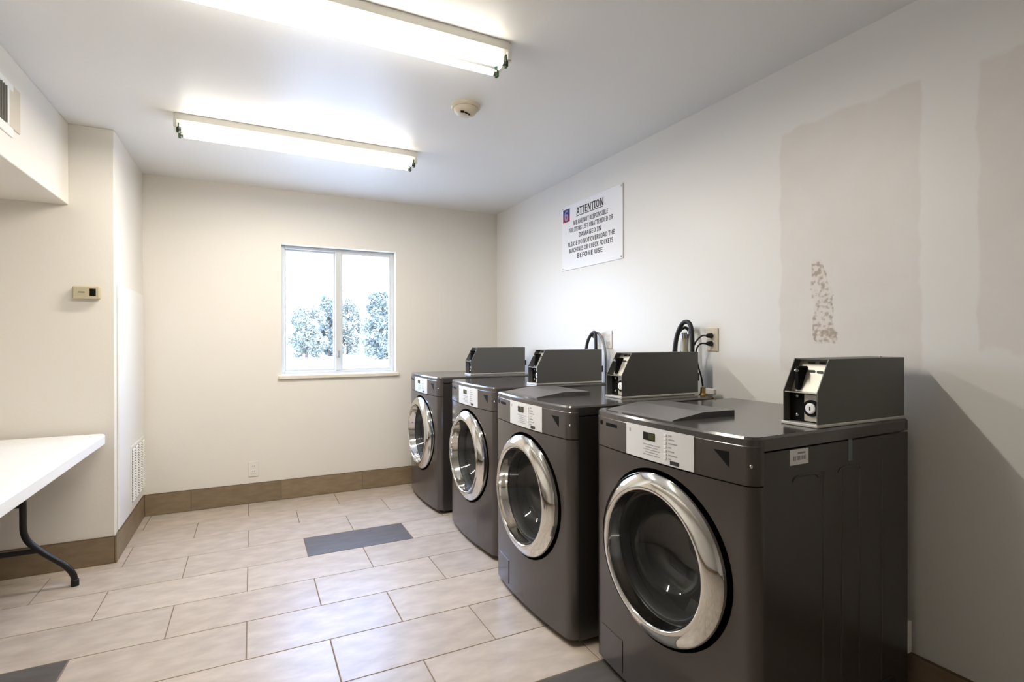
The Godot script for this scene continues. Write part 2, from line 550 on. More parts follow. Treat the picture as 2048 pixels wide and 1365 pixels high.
func machine(label: String, at: Vector3, turn: float, with_dispenser: bool) -> Node3D:
	var t := thing("washing_machine", label, "washing machine", at, turn, "dark front-loading machines along the wall")
	part("cabinet", shape("cabinet", func():
		var s := start()
		add_box(s, Vector3(-HALF_W, 0.022, -0.36), Vector3(-HALF_W + 0.012, 0.94, SIDE_Z))
		add_box(s, Vector3(HALF_W - 0.012, 0.022, -0.36), Vector3(HALF_W, 0.94, SIDE_Z))
		add_box(s, Vector3(-HALF_W + 0.012, 0.022, -0.36), Vector3(HALF_W - 0.012, 0.94, -0.345))
		add_box(s, Vector3(-HALF_W + 0.012, 0.022, -0.345), Vector3(HALF_W - 0.012, 0.034, SIDE_Z))
		# pressed ribs and hand holds of the side sheet
		for sg in [-1.0, 1.0]:
			for z in [-0.20, -0.075, 0.02, 0.115]:
				var x0: float = sg * HALF_W
				add_prism_rib(s, x0, sg, z, 0.13, 0.86)
			for z in [-0.02, 0.20]:
				add_tube(s, smooth_path([Vector3(sg * (HALF_W + 0.0), 0.845, z - 0.06), Vector3(sg * (HALF_W + 0.001), 0.858, z - 0.04), Vector3(sg * (HALF_W + 0.001), 0.86, z + 0.04), Vector3(sg * (HALF_W + 0.0), 0.845, z + 0.06)], 4), 0.0025, 6)
			for z in [-0.22, 0.22]:
				add_tube(s, smooth_path([Vector3(sg * HALF_W, 0.10, z + 0.05), Vector3(sg * (HALF_W + 0.001), 0.125, z + 0.03), Vector3(sg * (HALF_W + 0.001), 0.125, z - 0.05), Vector3(sg * HALF_W, 0.10, z - 0.06)], 4), 0.004, 6)
		return s.commit()), M.body, t)
	part("top_cover", shape("top", func():
		var s := start()
		var o := outline()
		var inn := outline(-0.006)
		add_band(s, o, 0.945, 0.978)
		add_taper(s, o, 0.978, inn, 0.985)
		add_cap(s, inn, 0.985, -0.354, true)
		add_cap(s, o, 0.945, -0.36, false)
		for sg in [-1.0, 1.0]:
			var a := Vector3(sg * HALF_W, 0.945, SIDE_Z)
			var b := Vector3(sg * HALF_W, 0.945, -0.36)
			if sg < 0:
				var w := a
				a = b
				b = w
			quad(s, a, b, b + Vector3(0, 0.033, 0), a + Vector3(0, 0.033, 0))
			quad(s, a + Vector3(0, 0.033, 0), b + Vector3(0, 0.033, 0), b + Vector3(-sg * 0.006, 0.04, 0), a + Vector3(-sg * 0.006, 0.04, 0))
		quad(s, Vector3(HALF_W, 0.945, -0.36), Vector3(-HALF_W, 0.945, -0.36), Vector3(-HALF_W + 0.006, 0.985, -0.354), Vector3(HALF_W - 0.006, 0.985, -0.354))
		return s.commit()), M.lid, t)
	part("fascia", shape("fascia", func():
		var s := start()
		add_band(s, outline(0.0015), SEAM + 0.002, 0.958)
		add_taper(s, outline(0.0015), 0.958, outline(-0.008), 0.968)
		add_cap(s, outline(0.0015), SEAM + 0.002, 0.37, false)
		return s.commit()), M.front, t)
	part("front_panel", shape("front", front_panel_mesh), M.front, t)
	part("seam", shape("seam", func():
		var s := start()
		add_band(s, outline(-0.006), SEAM - 0.004, SEAM + 0.004)
		return s.commit()), M.dark, t)
	part("top_groove", shape("groove", func():
		var s := start()
		add_band(s, outline(-0.010), 0.935, 0.977)
		return s.commit()), M.dark, t)
	for fx in [-0.29, 0.29]:
		for fz in [-0.30, 0.33]:
			part("foot", shape("foot", func(): return lathe([Vector2(0.0, 0.0), Vector2(0.028, 0.0), Vector2(0.028, 0.012), Vector2(0.014, 0.016), Vector2(0.014, 0.03)], Vector3.ZERO, false, 20, 1)), M.rubber, t, Vector3(fx, 0, fz))
	part("door_seat", shape("rim", rim_mesh), M.dark, t)
	var door := part("door", shape("ring", func():
		return lathe([Vector2(0.272, 0.398), Vector2(0.274, 0.452), Vector2(0.273, 0.459), Vector2(0.269, 0.466), Vector2(0.258, 0.474), Vector2(0.245, 0.482), Vector2(0.230, 0.488), Vector2(0.222, 0.489), Vector2(0.218, 0.487), Vector2(0.216, 0.482)], DOOR, true, 128)), M.chrome, t)
	tag(door, "round door with a wide polished chrome ring")
	part("inner_collar", shape("collar", func():
		return lathe([Vector2(0.216, 0.482), Vector2(0.214, 0.470), Vector2(0.210, 0.458), Vector2(0.207, 0.446), Vector2(0.204, 0.436)], DOOR, true, 128)), M.chrome, door)
	part("glass", shape("doorglass", func():
		return lathe([Vector2(0.196, 0.437), Vector2(0.192, 0.425), Vector2(0.182, 0.395), Vector2(0.168, 0.365), Vector2(0.145, 0.338), Vector2(0.11, 0.318), Vector2(0.06, 0.307), Vector2(0.0, 0.303)], DOOR, true, 96)), M.door_glass, door)
	part("gasket", shape("gasket", func():
		return lathe([Vector2(0.2045, 0.437), Vector2(0.200, 0.440), Vector2(0.195, 0.437), Vector2(0.195, 0.400)], DOOR, true, 96)), M.rubber, door)
	var drum := part("drum", shape("drum", func():
		return lathe([Vector2(0.225, 0.37), Vector2(0.220, 0.33), Vector2(0.225, 0.31), Vector2(0.27, 0.29), Vector2(0.27, -0.20), Vector2(0.25, -0.22), Vector2(0.0, -0.20)], DOOR, false, 64)), M.drum, t)
	for k in 3:
		var fin := part("lifter", shape("lifter", func():
			return prism([Vector2(-0.19, 0.268), Vector2(0.27, 0.268), Vector2(0.24, 0.215), Vector2(-0.16, 0.215)], -0.02, 0.02)), M.drum, drum, DOOR)
		fin.rotation.z = TAU * k / 3 + 0.9
	# controls
	var cp := part("control_panel", shape("cp", func(): return plate_on_front(-0.155, 0.157, 0.852, 0.962, 0.0035)), M.control, t)
	cp.position.x = 0.011
	tag(cp, "pale grey control panel")
	var o1 := 0.0050
	part("display", shape("disp", func(): return plate_on_front(-0.062, -0.005, 0.918, 0.944, o1, 3)), M.lcd, cp)
	part("display_digits", shape("digits", func(): return plate_on_front(-0.034, -0.008, 0.922, 0.941, o1 + 0.0006, 2)), M.lcd_lit, cp)
	for k in 7:
		part("button", shape("button", func(): return plate_on_front(0.036, 0.047, -0.0035, 0.0035, o1 + 0.001, 1)), M.button, cp, Vector3(0, 0.948 - 0.0125 * k, 0))
		part("button_legend", shape("legend%d" % (k % 3), func(): return plate_on_front(0.056, 0.068 + 0.012 * (k % 3), -0.0018, 0.0018, 0.0042, 1)), M.ink_soft, cp, Vector3(0, 0.948 - 0.0125 * k, 0))
	part("badge", shape("badge", func(): return plate_on_front(0.063, 0.100, 0.857, 0.869, 0.0045, 2)), M.ink, cp)
	for k in 5:
		part("printed_line", shape("line%d" % (k % 2), func(): return plate_on_front(-0.062 + 0.012 * (k % 2), 0.018 - 0.01 * (k % 2), -0.0012, 0.0012, 0.0042, 2)), M.ink_soft, cp, Vector3(0, 0.904 - 0.0085 * k, 0))
	for k in 3:
		part("printed_symbol", shape("symbol", func(): return plate_on_front(-0.136, -0.130, -0.006, 0.006, 0.0042, 1)), M.ink_soft, cp, Vector3(0.026 * k, 0.940, 0))
	var tr := start()
	part("sensor_window", shape("triangle", func():
		var s := start()
		var a := Vector3(0.236, 0.936, bulge(0.236) + 0.003)
		var b := Vector3(0.284, 0.936, bulge(0.284) + 0.003)
		var c := Vector3(0.284, 0.893, bulge(0.284) + 0.003)
		tri(s, a, c, b)
		for e in [[a, c], [c, b], [b, a]]:
			quad(s, e[1], e[0], e[0] - Vector3(0, 0, 0.006), e[1] - Vector3(0, 0, 0.006))
		return s.commit()), M.dark, t)
	part("emblem", shape("emblem", func(): return lathe([Vector2(0.009, 0.0), Vector2(0.009, 0.003), Vector2(0.0, 0.003)], Vector3.ZERO, false, 24)), M.dark, t, Vector3(-0.308, 0.938, bulge(0.308)))
	for k in 5:
		part("wordmark_letter", shape("letter", func(): return box(Vector3(-0.0062, -0.006, 0), Vector3(0.0062, 0.006, 0.002))), M.dark, t, Vector3(-0.268 + 0.0145 * k, 0.936, bulge(-0.268 + 0.0145 * k) + 0.0012))
	part("screw_cap", shape("screw", func(): return lathe([Vector2(0.006, 0.0), Vector2(0.005, 0.003), Vector2(0.0, 0.004)], Vector3.ZERO, true, 16)), M.steel, t, Vector3(0.346, 0.905, 0.419))
	if with_dispenser:
		part("filter_cover", shape("filter", func(): return plate_on_front(-0.305, -0.170, 0.050, 0.165, 0.0025, 4)), M.front, t)
		part("dispenser_lid", shape("dispenser", func():
			return prism([Vector2(0.10, 0.984), Vector2(0.10, 1.004), Vector2(0.25, 1.006), Vector2(0.27, 1.004), Vector2(0.39, 0.989), Vector2(0.405, 0.984)], -0.31, 0.03)), M.dispenser, t)
	return t

func add_prism_rib(s: SurfaceTool, x: float, sg: float, z: float, y0: float, y1: float) -> void:
	var a := Vector3(x, y0, z - 0.006)
	var b := Vector3(x + sg * 0.0018, y0, z)
	var c := Vector3(x, y0, z + 0.006)
	var u := Vector3(0, y1 - y0, 0)
	if sg > 0:
		quad(s, b, a, a + u, b + u)
		quad(s, c, b, b + u, c + u)
	else:
		quad(s, a, b, b + u, a + u)
		quad(s, b, c, c + u, b + u)

func coin_box(label: String, at: Vector3, turn: float) -> Node3D:
	var t := thing("coin_box", label, "coin box", at, turn, "coin boxes on the machines")
	var w := 0.0575
	var d := 0.2350
	var side := [Vector2(-d, 0.010), Vector2(d, 0.010), Vector2(d, 0.108), Vector2(d - 0.056, 0.210), Vector2(-d, 0.210)]
	part("base_plate", shape("cb_base", func(): return box(Vector3(-w - 0.004, 0, -d), Vector3(w + 0.004, 0.010, d + 0.006), 0.002)), M.box_base, t)
	for sg in [-1.0, 1.0]:
		part("side_plate", shape("cb_side", func(): return prism(side, -0.0015, 0.0015)), M.box, t, Vector3(sg * (w - 0.0015), 0, 0))
	part("top_plate", shape("cb_top", func(): return box(Vector3(-w + 0.003, 0.207, -d), Vector3(w - 0.003, 0.210, d - 0.057))), M.box, t)
	part("back_plate", shape("cb_back", func(): return box(Vector3(-w + 0.003, 0.010, -d), Vector3(w - 0.003, 0.207, -d + 0.003))), M.box, t)
	var face := part("instruction_plate", shape("cb_face", func():
		return prism([Vector2(d - 0.085, 0.207), Vector2(d - 0.088, 0.207), Vector2(d - 0.040, 0.106), Vector2(d - 0.037, 0.106)], -w + 0.003, w - 0.003)), M.plate, t)
	tag(face, "silver plate with black print")
	for k in 4:
		var bar := part("printed_mark", shape("cb_mark%d" % (k % 2), func(): return box(Vector3(-0.012 + 0.004 * (k % 2), -0.0035, 0), Vector3(0.012, 0.0035, 0.0008))), M.ink, face, Vector3([-0.012, 0.022, -0.006, 0.022][k], [0.196, 0.196, 0.170, 0.168][k], 0))
		bar.position.z = d - 0.037 - 0.048 * (bar.position.y - 0.106) / 0.108 + 0.001
		bar.rotation.x = -0.418
	part("coin_slot", shape("cb_slot", func(): return box(Vector3(-0.040, 0.11, d - 0.080), Vector3(-0.022, 0.185, d - 0.030), 0.004)), M.dark, t)
	part("coin_knob", shape("cb_knob", func(): return lathe([Vector2(0.006, -0.01), Vector2(0.006, 0.0), Vector2(0.004, 0.003), Vector2(0.0, 0.004)], Vector3.ZERO, true, 16)), M.steel, t, Vector3(-0.030, 0.172, d - 0.024))
	part("ledge", shape("cb_ledge", func(): return box(Vector3(-w + 0.003, 0.103, d - 0.045), Vector3(w - 0.003, 0.106, d - 0.002))), M.steel, t)
	var lower := part("lock_panel", shape("cb_lower", func(): return box(Vector3(-w + 0.003, 0.010, d - 0.040), Vector3(w - 0.003, 0.103, d - 0.030))), M.dark, t)
	part("lock_guard", shape("cb_guard", func(): return box(Vector3(-0.016, -0.042, 0), Vector3(0.036, 0.042, 0.003), 0.001)), M.plate, lower, Vector3(0.012, 0.056, d - 0.030))
	part("lock_ring", shape("cb_ring", func(): return lathe([Vector2(0.026, 0.0), Vector2(0.026, 0.007), Vector2(0.017, 0.007), Vector2(0.017, 0.003)], Vector3.ZERO, false, 32)), M.dark, lower, Vector3(0.022, 0.056, d - 0.028))
	part("lock", shape("cb_lock", func(): return lathe([Vector2(0.0165, 0.0), Vector2(0.0165, 0.010), Vector2(0.013, 0.012), Vector2(0.0, 0.012)], Vector3.ZERO, false, 32)), M.paper, lower, Vector3(0.022, 0.056, d - 0.028))
	part("keyhole", shape("cb_key", func(): return box(Vector3(-0.0015, -0.006, 0), Vector3(0.0015, 0.006, 0.001))), M.dark, lower, Vector3(0.022, 0.056, d - 0.016))
	for y in [0.030, 0.090]:
		part("screw", shape("screw", func(): return null), M.steel, lower, Vector3(-0.030, y, d - 0.030))
	part("rear_latch", shape("cb_latch", func(): return box(Vector3(0.030, 0.065, -d - 0.018), Vector3(0.050, 0.105, -d), 0.003)), M.rubber, t)
	part("top_stud", shape("cb_stud", func(): return lathe([Vector2(0.005, 0.0), Vector2(0.005, 0.004), Vector2(0.0, 0.005)], Vector3.ZERO, false, 12, 1)), M.steel, t, Vector3(0.03, 0.210, -d + 0.09))
	return t

# ---------------------------------------------------------------- ceiling lights
const TUBE_GLOW := 17.0
const STRIP_ENERGY := 3.2
func strip_light(label: String, x0: float, x1: float, z: float) -> void:
	# z: the near edge of the housing
	var cx := (x0 + x1) / 2
	var L := x1 - x0
	var t := thing("ceiling_light", label, "ceiling light", Vector3(cx, ROOM_H, z - 0.06), 0.0, "fluorescent ceiling lights")
	part("housing", prism([Vector2(-0.060, -0.0005), Vector2(-0.060, -0.034), Vector2(-0.040, -0.056), Vector2(0.040, -0.056), Vector2(0.060, -0.034), Vector2(0.060, -0.0005)], -L / 2, L / 2), M.fixture, t)
	for sg in [-1.0, 1.0]:
		part("end_cap", box(Vector3(sg * L / 2 - 0.010, -0.074, -0.058), Vector3(sg * L / 2 + 0.010, -0.002, 0.058), 0.004), M.fixture, t)
	for zz in [-0.044, 0.044]:
		var lamp := part("fluorescent_tube", lathe([Vector2(0.0, -L / 2 + 0.028), Vector2(0.0127, -L / 2 + 0.028), Vector2(0.0127, L / 2 - 0.028), Vector2(0.0, L / 2 - 0.028)], Vector3(0, -0.080, zz), false, 20, 0), M.tube, t)
		for sg in [-1.0, 1.0]:
			part("tube_cap", lathe([Vector2(0.0, -0.006), Vector2(0.0135, -0.006), Vector2(0.0135, 0.006), Vector2(0.0, 0.006)], Vector3(sg * (L / 2 - 0.021), -0.080, zz), false, 20, 0), M.steel, lamp)
			part("socket", box(Vector3(sg * (L / 2 - 0.009) - 0.006, -0.097, zz - 0.010), Vector3(sg * (L / 2 - 0.009) + 0.006, -0.05, zz + 0.010), 0.002), M.pin, lamp)
	var a := AreaLight3D.new()
	a.name = "strip_glow"
	a.area_size = Vector2(L - 0.06, 0.030)
	a.light_color = Color(1.0, 0.975, 0.93)
	a.light_energy = STRIP_ENERGY
	a.area_range = 12.0
	a.shadow_enabled = true
	t.add_child(a)
	a.position = Vector3(0, -0.094, 0)
	a.rotation.x = -PI / 2

# ---------------------------------------------------------------- outdoors
func leafy_tree(label: String, at: Vector3, height: float, spread: float, leaf: Material, seed_: int) -> void:
	rng.seed = seed_
	var t := thing("tree", label, "tree", at, 0.0, "trees beyond the window")
	part("trunk", tube(smooth_path([Vector3(0, 0, 0), Vector3(0.05, height * 0.25, 0), Vector3(-0.03, height * 0.55, 0.05)], 4), 0.13, 8), M.bark, t)
	var s := start()
	var clumps := []
	for k in 60:
		var h := rng.randf_range(0.06, 0.93)
		var wide := spread * sqrt(maxf(0.05, 1.0 - pow((h - 0.36) / 0.62, 2)))
		var a := rng.randf() * TAU
		var rr := wide * sqrt(rng.randf())
		clumps.append([Vector3(cos(a) * rr, h * height, sin(a) * rr * 0.7), rng.randf_range(0.5, 0.9) * spread * 0.46])
	for c in clumps:
		for k in 190:
			var d: Vector3 = Vector3(rng.randfn(), rng.randfn(), rng.randfn()).normalized() * c[1] * pow(rng.randf(), 0.4)
			var p: Vector3 = c[0] + d
			var b := Basis.from_euler(Vector3(rng.randf() * TAU, rng.randf() * TAU, rng.randf() * TAU)) * rng.randf_range(0.10, 0.22)
			var mid := p + b * Vector3(0, 0.25, 0.3)
			tri(s, p + b * Vector3(-1, 0, 0), p + b * Vector3(0, 0.9, 0), mid)
			tri(s, p + b * Vector3(1, 0, 0), mid, p + b * Vector3(0, 0.9, 0))
	part("foliage", s.commit(), leaf, t)

# ---------------------------------------------------------------- the scene
func _ready() -> void:
	# camera
	var cam := Camera3D.new()
	cam.name = "camera"
	add_child(cam)
	cam.position = Vector3(-2.080, 1.2565, 4.4976)
	cam.rotation = Vector3(-0.0025, -0.4619, -0.0008)
	cam.fov = 66.207
	cam.near = 0.02
	cam.far = 300.0
	cam.current = true
	# sky, exposure
	var sky_mat := ProceduralSkyMaterial.new()
	sky_mat.sky_top_color = Color(0.60, 0.74, 1.0)
	sky_mat.sky_horizon_color = Color(0.86, 0.93, 1.0)
	sky_mat.sky_curve = 0.2
	sky_mat.ground_bottom_color = Color(0.60, 0.60, 0.60)
	sky_mat.ground_horizon_color = Color(0.86, 0.90, 0.95)
	sky_mat.sky_energy_multiplier = 4.25
	sky_mat.ground_energy_multiplier = 3.35
	var sky := Sky.new()
	sky.sky_material = sky_mat
	var env := Environment.new()
	env.background_mode = Environment.BG_SKY
	env.sky = sky
	env.tonemap_mode = Environment.TONE_MAPPER_LINEAR
	env.tonemap_exposure = 0.82
	env.sdfgi_enabled = true
	env.ssao_enabled = true
	env.ssil_enabled = true
	var we := WorldEnvironment.new()
	we.name = "environment"
	we.environment = env
	add_child(we)
	# the sun stands high behind the building and lights the yard, not the room
	var sun := DirectionalLight3D.new()
	sun.name = "sun"
	sun.light_color = Color(1.0, 0.97, 0.92)
	sun.light_energy = 4.0
	sun.light_angular_distance = 0.6
	sun.shadow_enabled = true
	sun.sky_mode = DirectionalLight3D.SKY_MODE_LIGHT_ONLY
	add_child(sun)
	sun.look_at_from_position(Vector3(6, 14, 12), Vector3.ZERO)

	make_materials()
	build_room()
	build_lights()
	build_machines()
	build_table()
	build_wall_things()
	build_outdoors()

func build_room() -> void:
	# floor: a slab of grout with every tile laid on it
	var fl := structure("floor", box(Vector3(LEFT_X - 0.12, -0.12, -0.15), Vector3(0.12, -0.0022, FRONT_Z + 0.12)), M.grout)
	rng.seed = 77
	var pz := 0.3125
	var px := 0.6225
	var gap := 0.0045
	var meshes := {}
	for r in range(-4, 20):
		var z0: float = maxf(0.945 + pz * r, 0.0)
		var z1: float = minf(0.945 + pz * (r + 1), FRONT_Z)
		if z1 - z0 < 0.02: continue
		var off: float = -1.787 if posmod(r, 2) == 0 else -2.101
		for c in range(-5, 5):
			var x0: float = maxf(off + px * c, LEFT_X)
			var x1: float = minf(off + px * (c + 1), 0.0)
			if x1 - x0 < 0.02: continue
			if x1 <= CHASE_X + 0.01 and z1 <= CHASE_Z + 0.01: continue
			var w := Vector3(x1 - x0 - gap, 0, z1 - z0 - gap)
			var key := "%.3f_%.3f" % [w.x, w.z]
			if not meshes.has(key): meshes[key] = box(Vector3(-w.x / 2, -0.012, -w.z / 2), Vector3(w.x / 2, 0, w.z / 2), 0.0012)
			var dark := (r == 0 and c == 0) or (r == 3 and absf(x1 + 2.7235) < 0.03) or (r == 6 and absf(x0 + 1.1645) < 0.03)
			var o := part("tile", meshes[key], M.dark_tile if dark else M.tiles[rng.randi() % 4], fl, Vector3((x0 + x1) / 2, 0, (z0 + z1) / 2))
			if dark: tag(o, "dark grey accent tile")
	structure("ceiling", box(Vector3(LEFT_X - 0.12, ROOM_H, -0.15), Vector3(0.12, ROOM_H + 0.14, FRONT_Z + 0.12)), M.ceiling)
	# right wall, with its patches and stain
	var s := start()
	var u0 := func(z: float) -> float: return (z + 0.15) / 7.1
	for f in [[Vector3(0, 0, -0.15), Vector3(0, 0, FRONT_Z), Vector3(0, ROOM_H, FRONT_Z), Vector3(0, ROOM_H, -0.15)], [Vector3(0.12, 0, FRONT_Z), Vector3(0.12, 0, -0.15), Vector3(0.12, ROOM_H, -0.15), Vector3(0.12, ROOM_H, FRONT_Z)], [Vector3(0.12, 0, -0.15), Vector3(0, 0, -0.15), Vector3(0, ROOM_H, -0.15), Vector3(0.12, ROOM_H, -0.15)], [Vector3(0, 0, FRONT_Z), Vector3(0.12, 0, FRONT_Z), Vector3(0.12, ROOM_H, FRONT_Z), Vector3(0, ROOM_H, FRONT_Z)]]:
		var n: Vector3 = ((f[1] - f[0]) as Vector3).cross(f[2] - f[0]).normalized()
		for k in [0, 2, 1, 0, 3, 2]:
			s.set_normal(n)
			s.set_uv(Vector2(u0.call(f[k].z), 1.0 - f[k].y / ROOM_H))
			s.add_vertex(f[k])
	structure("wall_right", s.commit(), right_wall_material())
	# back wall round the window opening
	var wx0 := -1.867
	var wx1 := -0.963
	var wy0 := 0.976
	var wy1 := 2.015
	s = start()
	add_box(s, Vector3(LEFT_X - 0.12, 0, -0.15), Vector3(wx0, ROOM_H, 0))
	add_box(s, Vector3(wx1, 0, -0.15), Vector3(0, ROOM_H, 0))
	add_box(s, Vector3(wx0, 0, -0.15), Vector3(wx1, wy0, 0))
	add_box(s, Vector3(wx0, wy1, -0.15), Vector3(wx1, ROOM_H, 0))
	structure("wall_back", s.commit(), M.wall)
	structure("wall_left", box(Vector3(LEFT_X - 0.12, 0, 0), Vector3(LEFT_X, ROOM_H, FRONT_Z)), M.wall)
	structure("wall_front", box(Vector3(LEFT_X - 0.12, 0, FRONT_Z), Vector3(0, ROOM_H, FRONT_Z + 0.12)), M.wall)
	structure("wall_chase", box(Vector3(LEFT_X, 0, 0), Vector3(CHASE_X, ROOM_H, CHASE_Z), 0.003), M.wall)
	structure("ceiling_soffit", box(Vector3(LEFT_X, SOFFIT_Y, CHASE_Z), Vector3(SOFFIT_X, ROOM_H, FRONT_Z), 0.003), M.wall)
	# tile baseboards, piece by piece
	var run := func(called: String, a: Vector3, b: Vector3, out_: Vector3, joints: Array) -> void:
		var d := (b - a).normalized()
		var len_ := (b - a).length()
		var root := Node3D.new()
		root.name = called
		root.set_meta("kind", "structure")
		add_child(root)
		var edges := [0.0] + joints + [len_]
		for k in edges.size() - 1:
			var p: Vector3 = a + d * (edges[k] + 0.0012) + out_ * 0.0005
			var q: Vector3 = a + d * (edges[k + 1] - 0.0012) + out_ * 0.010
			var lo := Vector3(minf(p.x, q.x), 0.001, minf(p.z, q.z))
			var hi := Vector3(maxf(p.x, q.x), SKIRT_H, maxf(p.z, q.z))
			part("baseboard_tile", box(lo, hi, 0.0012), M.skirts[k % 3], root)
			part("joint_bead", box(Vector3(lo.x, SKIRT_H, lo.z), Vector3(hi.x, SKIRT_H + 0.004, hi.z)), M.cap, root)
	run.call("baseboard_back", Vector3(CHASE_X + 0.010, 0, 0), Vector3(0, 0, 0), Vector3(0, 0, 1), [0.282, 0.888, 1.512, 2.13])
	run.call("baseboard_chase_side", Vector3(CHASE_X, 0, 0), Vector3(CHASE_X, 0, CHASE_Z + 0.010), Vector3(1, 0, 0), [0.30])
	run.call("baseboard_chase_front", Vector3(LEFT_X, 0, CHASE_Z), Vector3(CHASE_X, 0, CHASE_Z), Vector3(0, 0, 1), [0.34])
	run.call("baseboard_right", Vector3(0, 0, 0.011), Vector3(0, 0, FRONT_Z), Vector3(-1, 0, 0), [0.6, 1.22, 1.84, 2.46, 3.08, 3.75, 4.37, 4.99, 5.61, 6.23])
	run.call("baseboard_left", Vector3(LEFT_X, 0, CHASE_Z + 0.011), Vector3(LEFT_X, 0, FRONT_Z), Vector3(1, 0, 0), [0.6, 1.22, 1.84, 2.46, 3.08, 3.7, 4.32, 4.94, 5.56])
	run.call("baseboard_front", Vector3(LEFT_X + 0.011, 0, FRONT_Z), Vector3(-0.011, 0, FRONT_Z), Vector3(0, 0, -1), [0.6, 1.22, 1.84, 2.46, 3.08])
	# window: vinyl frame set back in the opening, a fixed and a sliding light, sill board
	var win := Node3D.new()
	win.name = "window_1"
	win.set_meta("kind", "structure")
	add_child(win)
	var zf0 := -0.125
	var zf1 := -0.075
	var fw := 0.026
	s = start()
	add_bevel(s, Vector3(wx0, wy0, zf0), Vector3(wx0 + fw, wy1, zf1), 0.003)
	add_bevel(s, Vector3(wx1 - fw, wy0, zf0), Vector3(wx1, wy1, zf1), 0.003)
	add_bevel(s, Vector3(wx0 + fw, wy0, zf0), Vector3(wx1 - fw, wy0 + fw, zf1), 0.003)
	add_bevel(s, Vector3(wx0 + fw, wy1 - fw, zf0), Vector3(wx1 - fw, wy1, zf1), 0.003)
	part("window_frame", s.commit(), M.vinyl, win)
	var xm := -1.428
	part("meeting_stile", box(Vector3(xm - 0.022, wy0 + fw, -0.118), Vector3(xm + 0.022, wy1 - fw, -0.070), 0.003), M.vinyl, win)
	for side in [[wx0 + fw, xm - 0.022, -0.112], [xm + 0.022, wx1 - fw, -0.092]]:
		s = start()
		var a: float = side[0]
		var b: float = side[1]
		var zz: float = side[2]
		var sw := 0.014
		add_box(s, Vector3(a, wy0 + fw, zz - 0.012), Vector3(a + sw, wy1 - fw, zz + 0.012))
		add_box(s, Vector3(b - sw, wy0 + fw, zz - 0.012), Vector3(b, wy1 - fw, zz + 0.012))
		add_box(s, Vector3(a + sw, wy0 + fw, zz - 0.012), Vector3(b - sw, wy0 + fw + sw, zz + 0.012))
		add_box(s, Vector3(a + sw, wy1 - fw - sw, zz - 0.012), Vector3(b - sw, wy1 - fw, zz + 0.012))
		var sash := part("sash", s.commit(), M.vinyl, win)
		s = start()
		quad(s, Vector3(a + sw, wy0 + fw + sw, zz), Vector3(b - sw, wy0 + fw + sw, zz), Vector3(b - sw, wy1 - fw - sw, zz), Vector3(a + sw, wy1 - fw - sw, zz))
		part("pane", s.commit(), M.glass, sash)
	part("latch", box(Vector3(xm - 0.012, 1.115, -0.070), Vector3(xm + 0.012, 1.165, -0.058), 0.003), M.track, win)
	part("window_sill", box(Vector3(-1.893, 0.946, -0.0), Vector3(-0.938, 0.976, 0.022), 0.004), M.sill, win)
	part("sill_board", box(Vector3(wx0, 0.9765, -0.074), Vector3(wx1, 0.982, 0.0)), M.sill, win)
	# access panel with a stamped return grille on the chase side
	var dr := Node3D.new()
	dr.name = "door_1"
	dr.set_meta("kind", "structure")
	add_child(dr)
	dr.position = Vector3(CHASE_X, 0, 0)
	part("access_panel", box(Vector3(0, 0.165, 0.030), Vector3(0.010, 1.575, 0.800), 0.003), M.panel_paint, dr)
	var gr := part("return_grille", box(Vector3(0.010, 0.205, 0.045), Vector3(0.014, 0.585, 0.490), 0.0015), M.panel_paint, dr)
	for c in 4:
		var z0 := 0.062 + 0.106 * c
		part("grille_column", box(Vector3(0.0140, 0.225, z0), Vector3(0.0145, 0.565, z0 + 0.085)), M.track, gr)
		for k in 20:
			part("louvre", shape("louvre", func():
				var q := start()
				quad(q, Vector3(0.0, 0.0, 0), Vector3(0.0, 0.0, 0.085).rotated(Vector3.UP, 0), Vector3(0.007, -0.011, 0.085), Vector3(0.007, -0.011, 0))
				quad(q, Vector3(0.007, -0.0125, 0), Vector3(0.007, -0.0125, 0.085), Vector3(0.0, -0.0015, 0.085), Vector3(0.0, -0.0015, 0))
				quad(q, Vector3(0.007, -0.011, 0.0), Vector3(0.007, -0.011, 0.085), Vector3(0.007, -0.0125, 0.085), Vector3(0.007, -0.0125, 0.0))
				return q.commit()), M.panel_paint, gr, Vector3(0.0145, 0.563 - 0.0168 * k, z0))

func build_lights() -> void:
	strip_light("white twin-tube fluorescent strip light nearest the window wall", -2.432, -1.152, 1.285)
	strip_light("white twin-tube fluorescent strip light nearest the camera, cut off by the picture's top edge", -2.44, -1.16, 2.632)
	var sd := thing("smoke_detector", "round cream smoke detector on the ceiling", "smoke detector", Vector3(-1.108, ROOM_H, 2.02))
	part("base", lathe([Vector2(0.0, 0.0), Vector2(0.074, 0.0), Vector2(0.074, -0.010), Vector2(0.068, -0.016), Vector2(0.0, -0.016)], Vector3.ZERO, false, 48, 1), M.ivory, sd)
	part("cover", lathe([Vector2(0.060, -0.015), Vector2(0.058, -0.026), Vector2(0.048, -0.040), Vector2(0.034, -0.047), Vector2(0.0, -0.049)], Vector3.ZERO, true, 48, 1), M.ivory, sd)
	for k in 3:
		var a := 0.7 + 0.55 * k
		part("vent_slot", box(Vector3(-0.009, -0.004, -0.004), Vector3(0.009, 0.004, 0.004)), M.dark, sd, Vector3(0.040 * cos(a) - 0.02, -0.046, 0.040 * sin(a) * 0.8)).rotation.y = -a + PI / 2

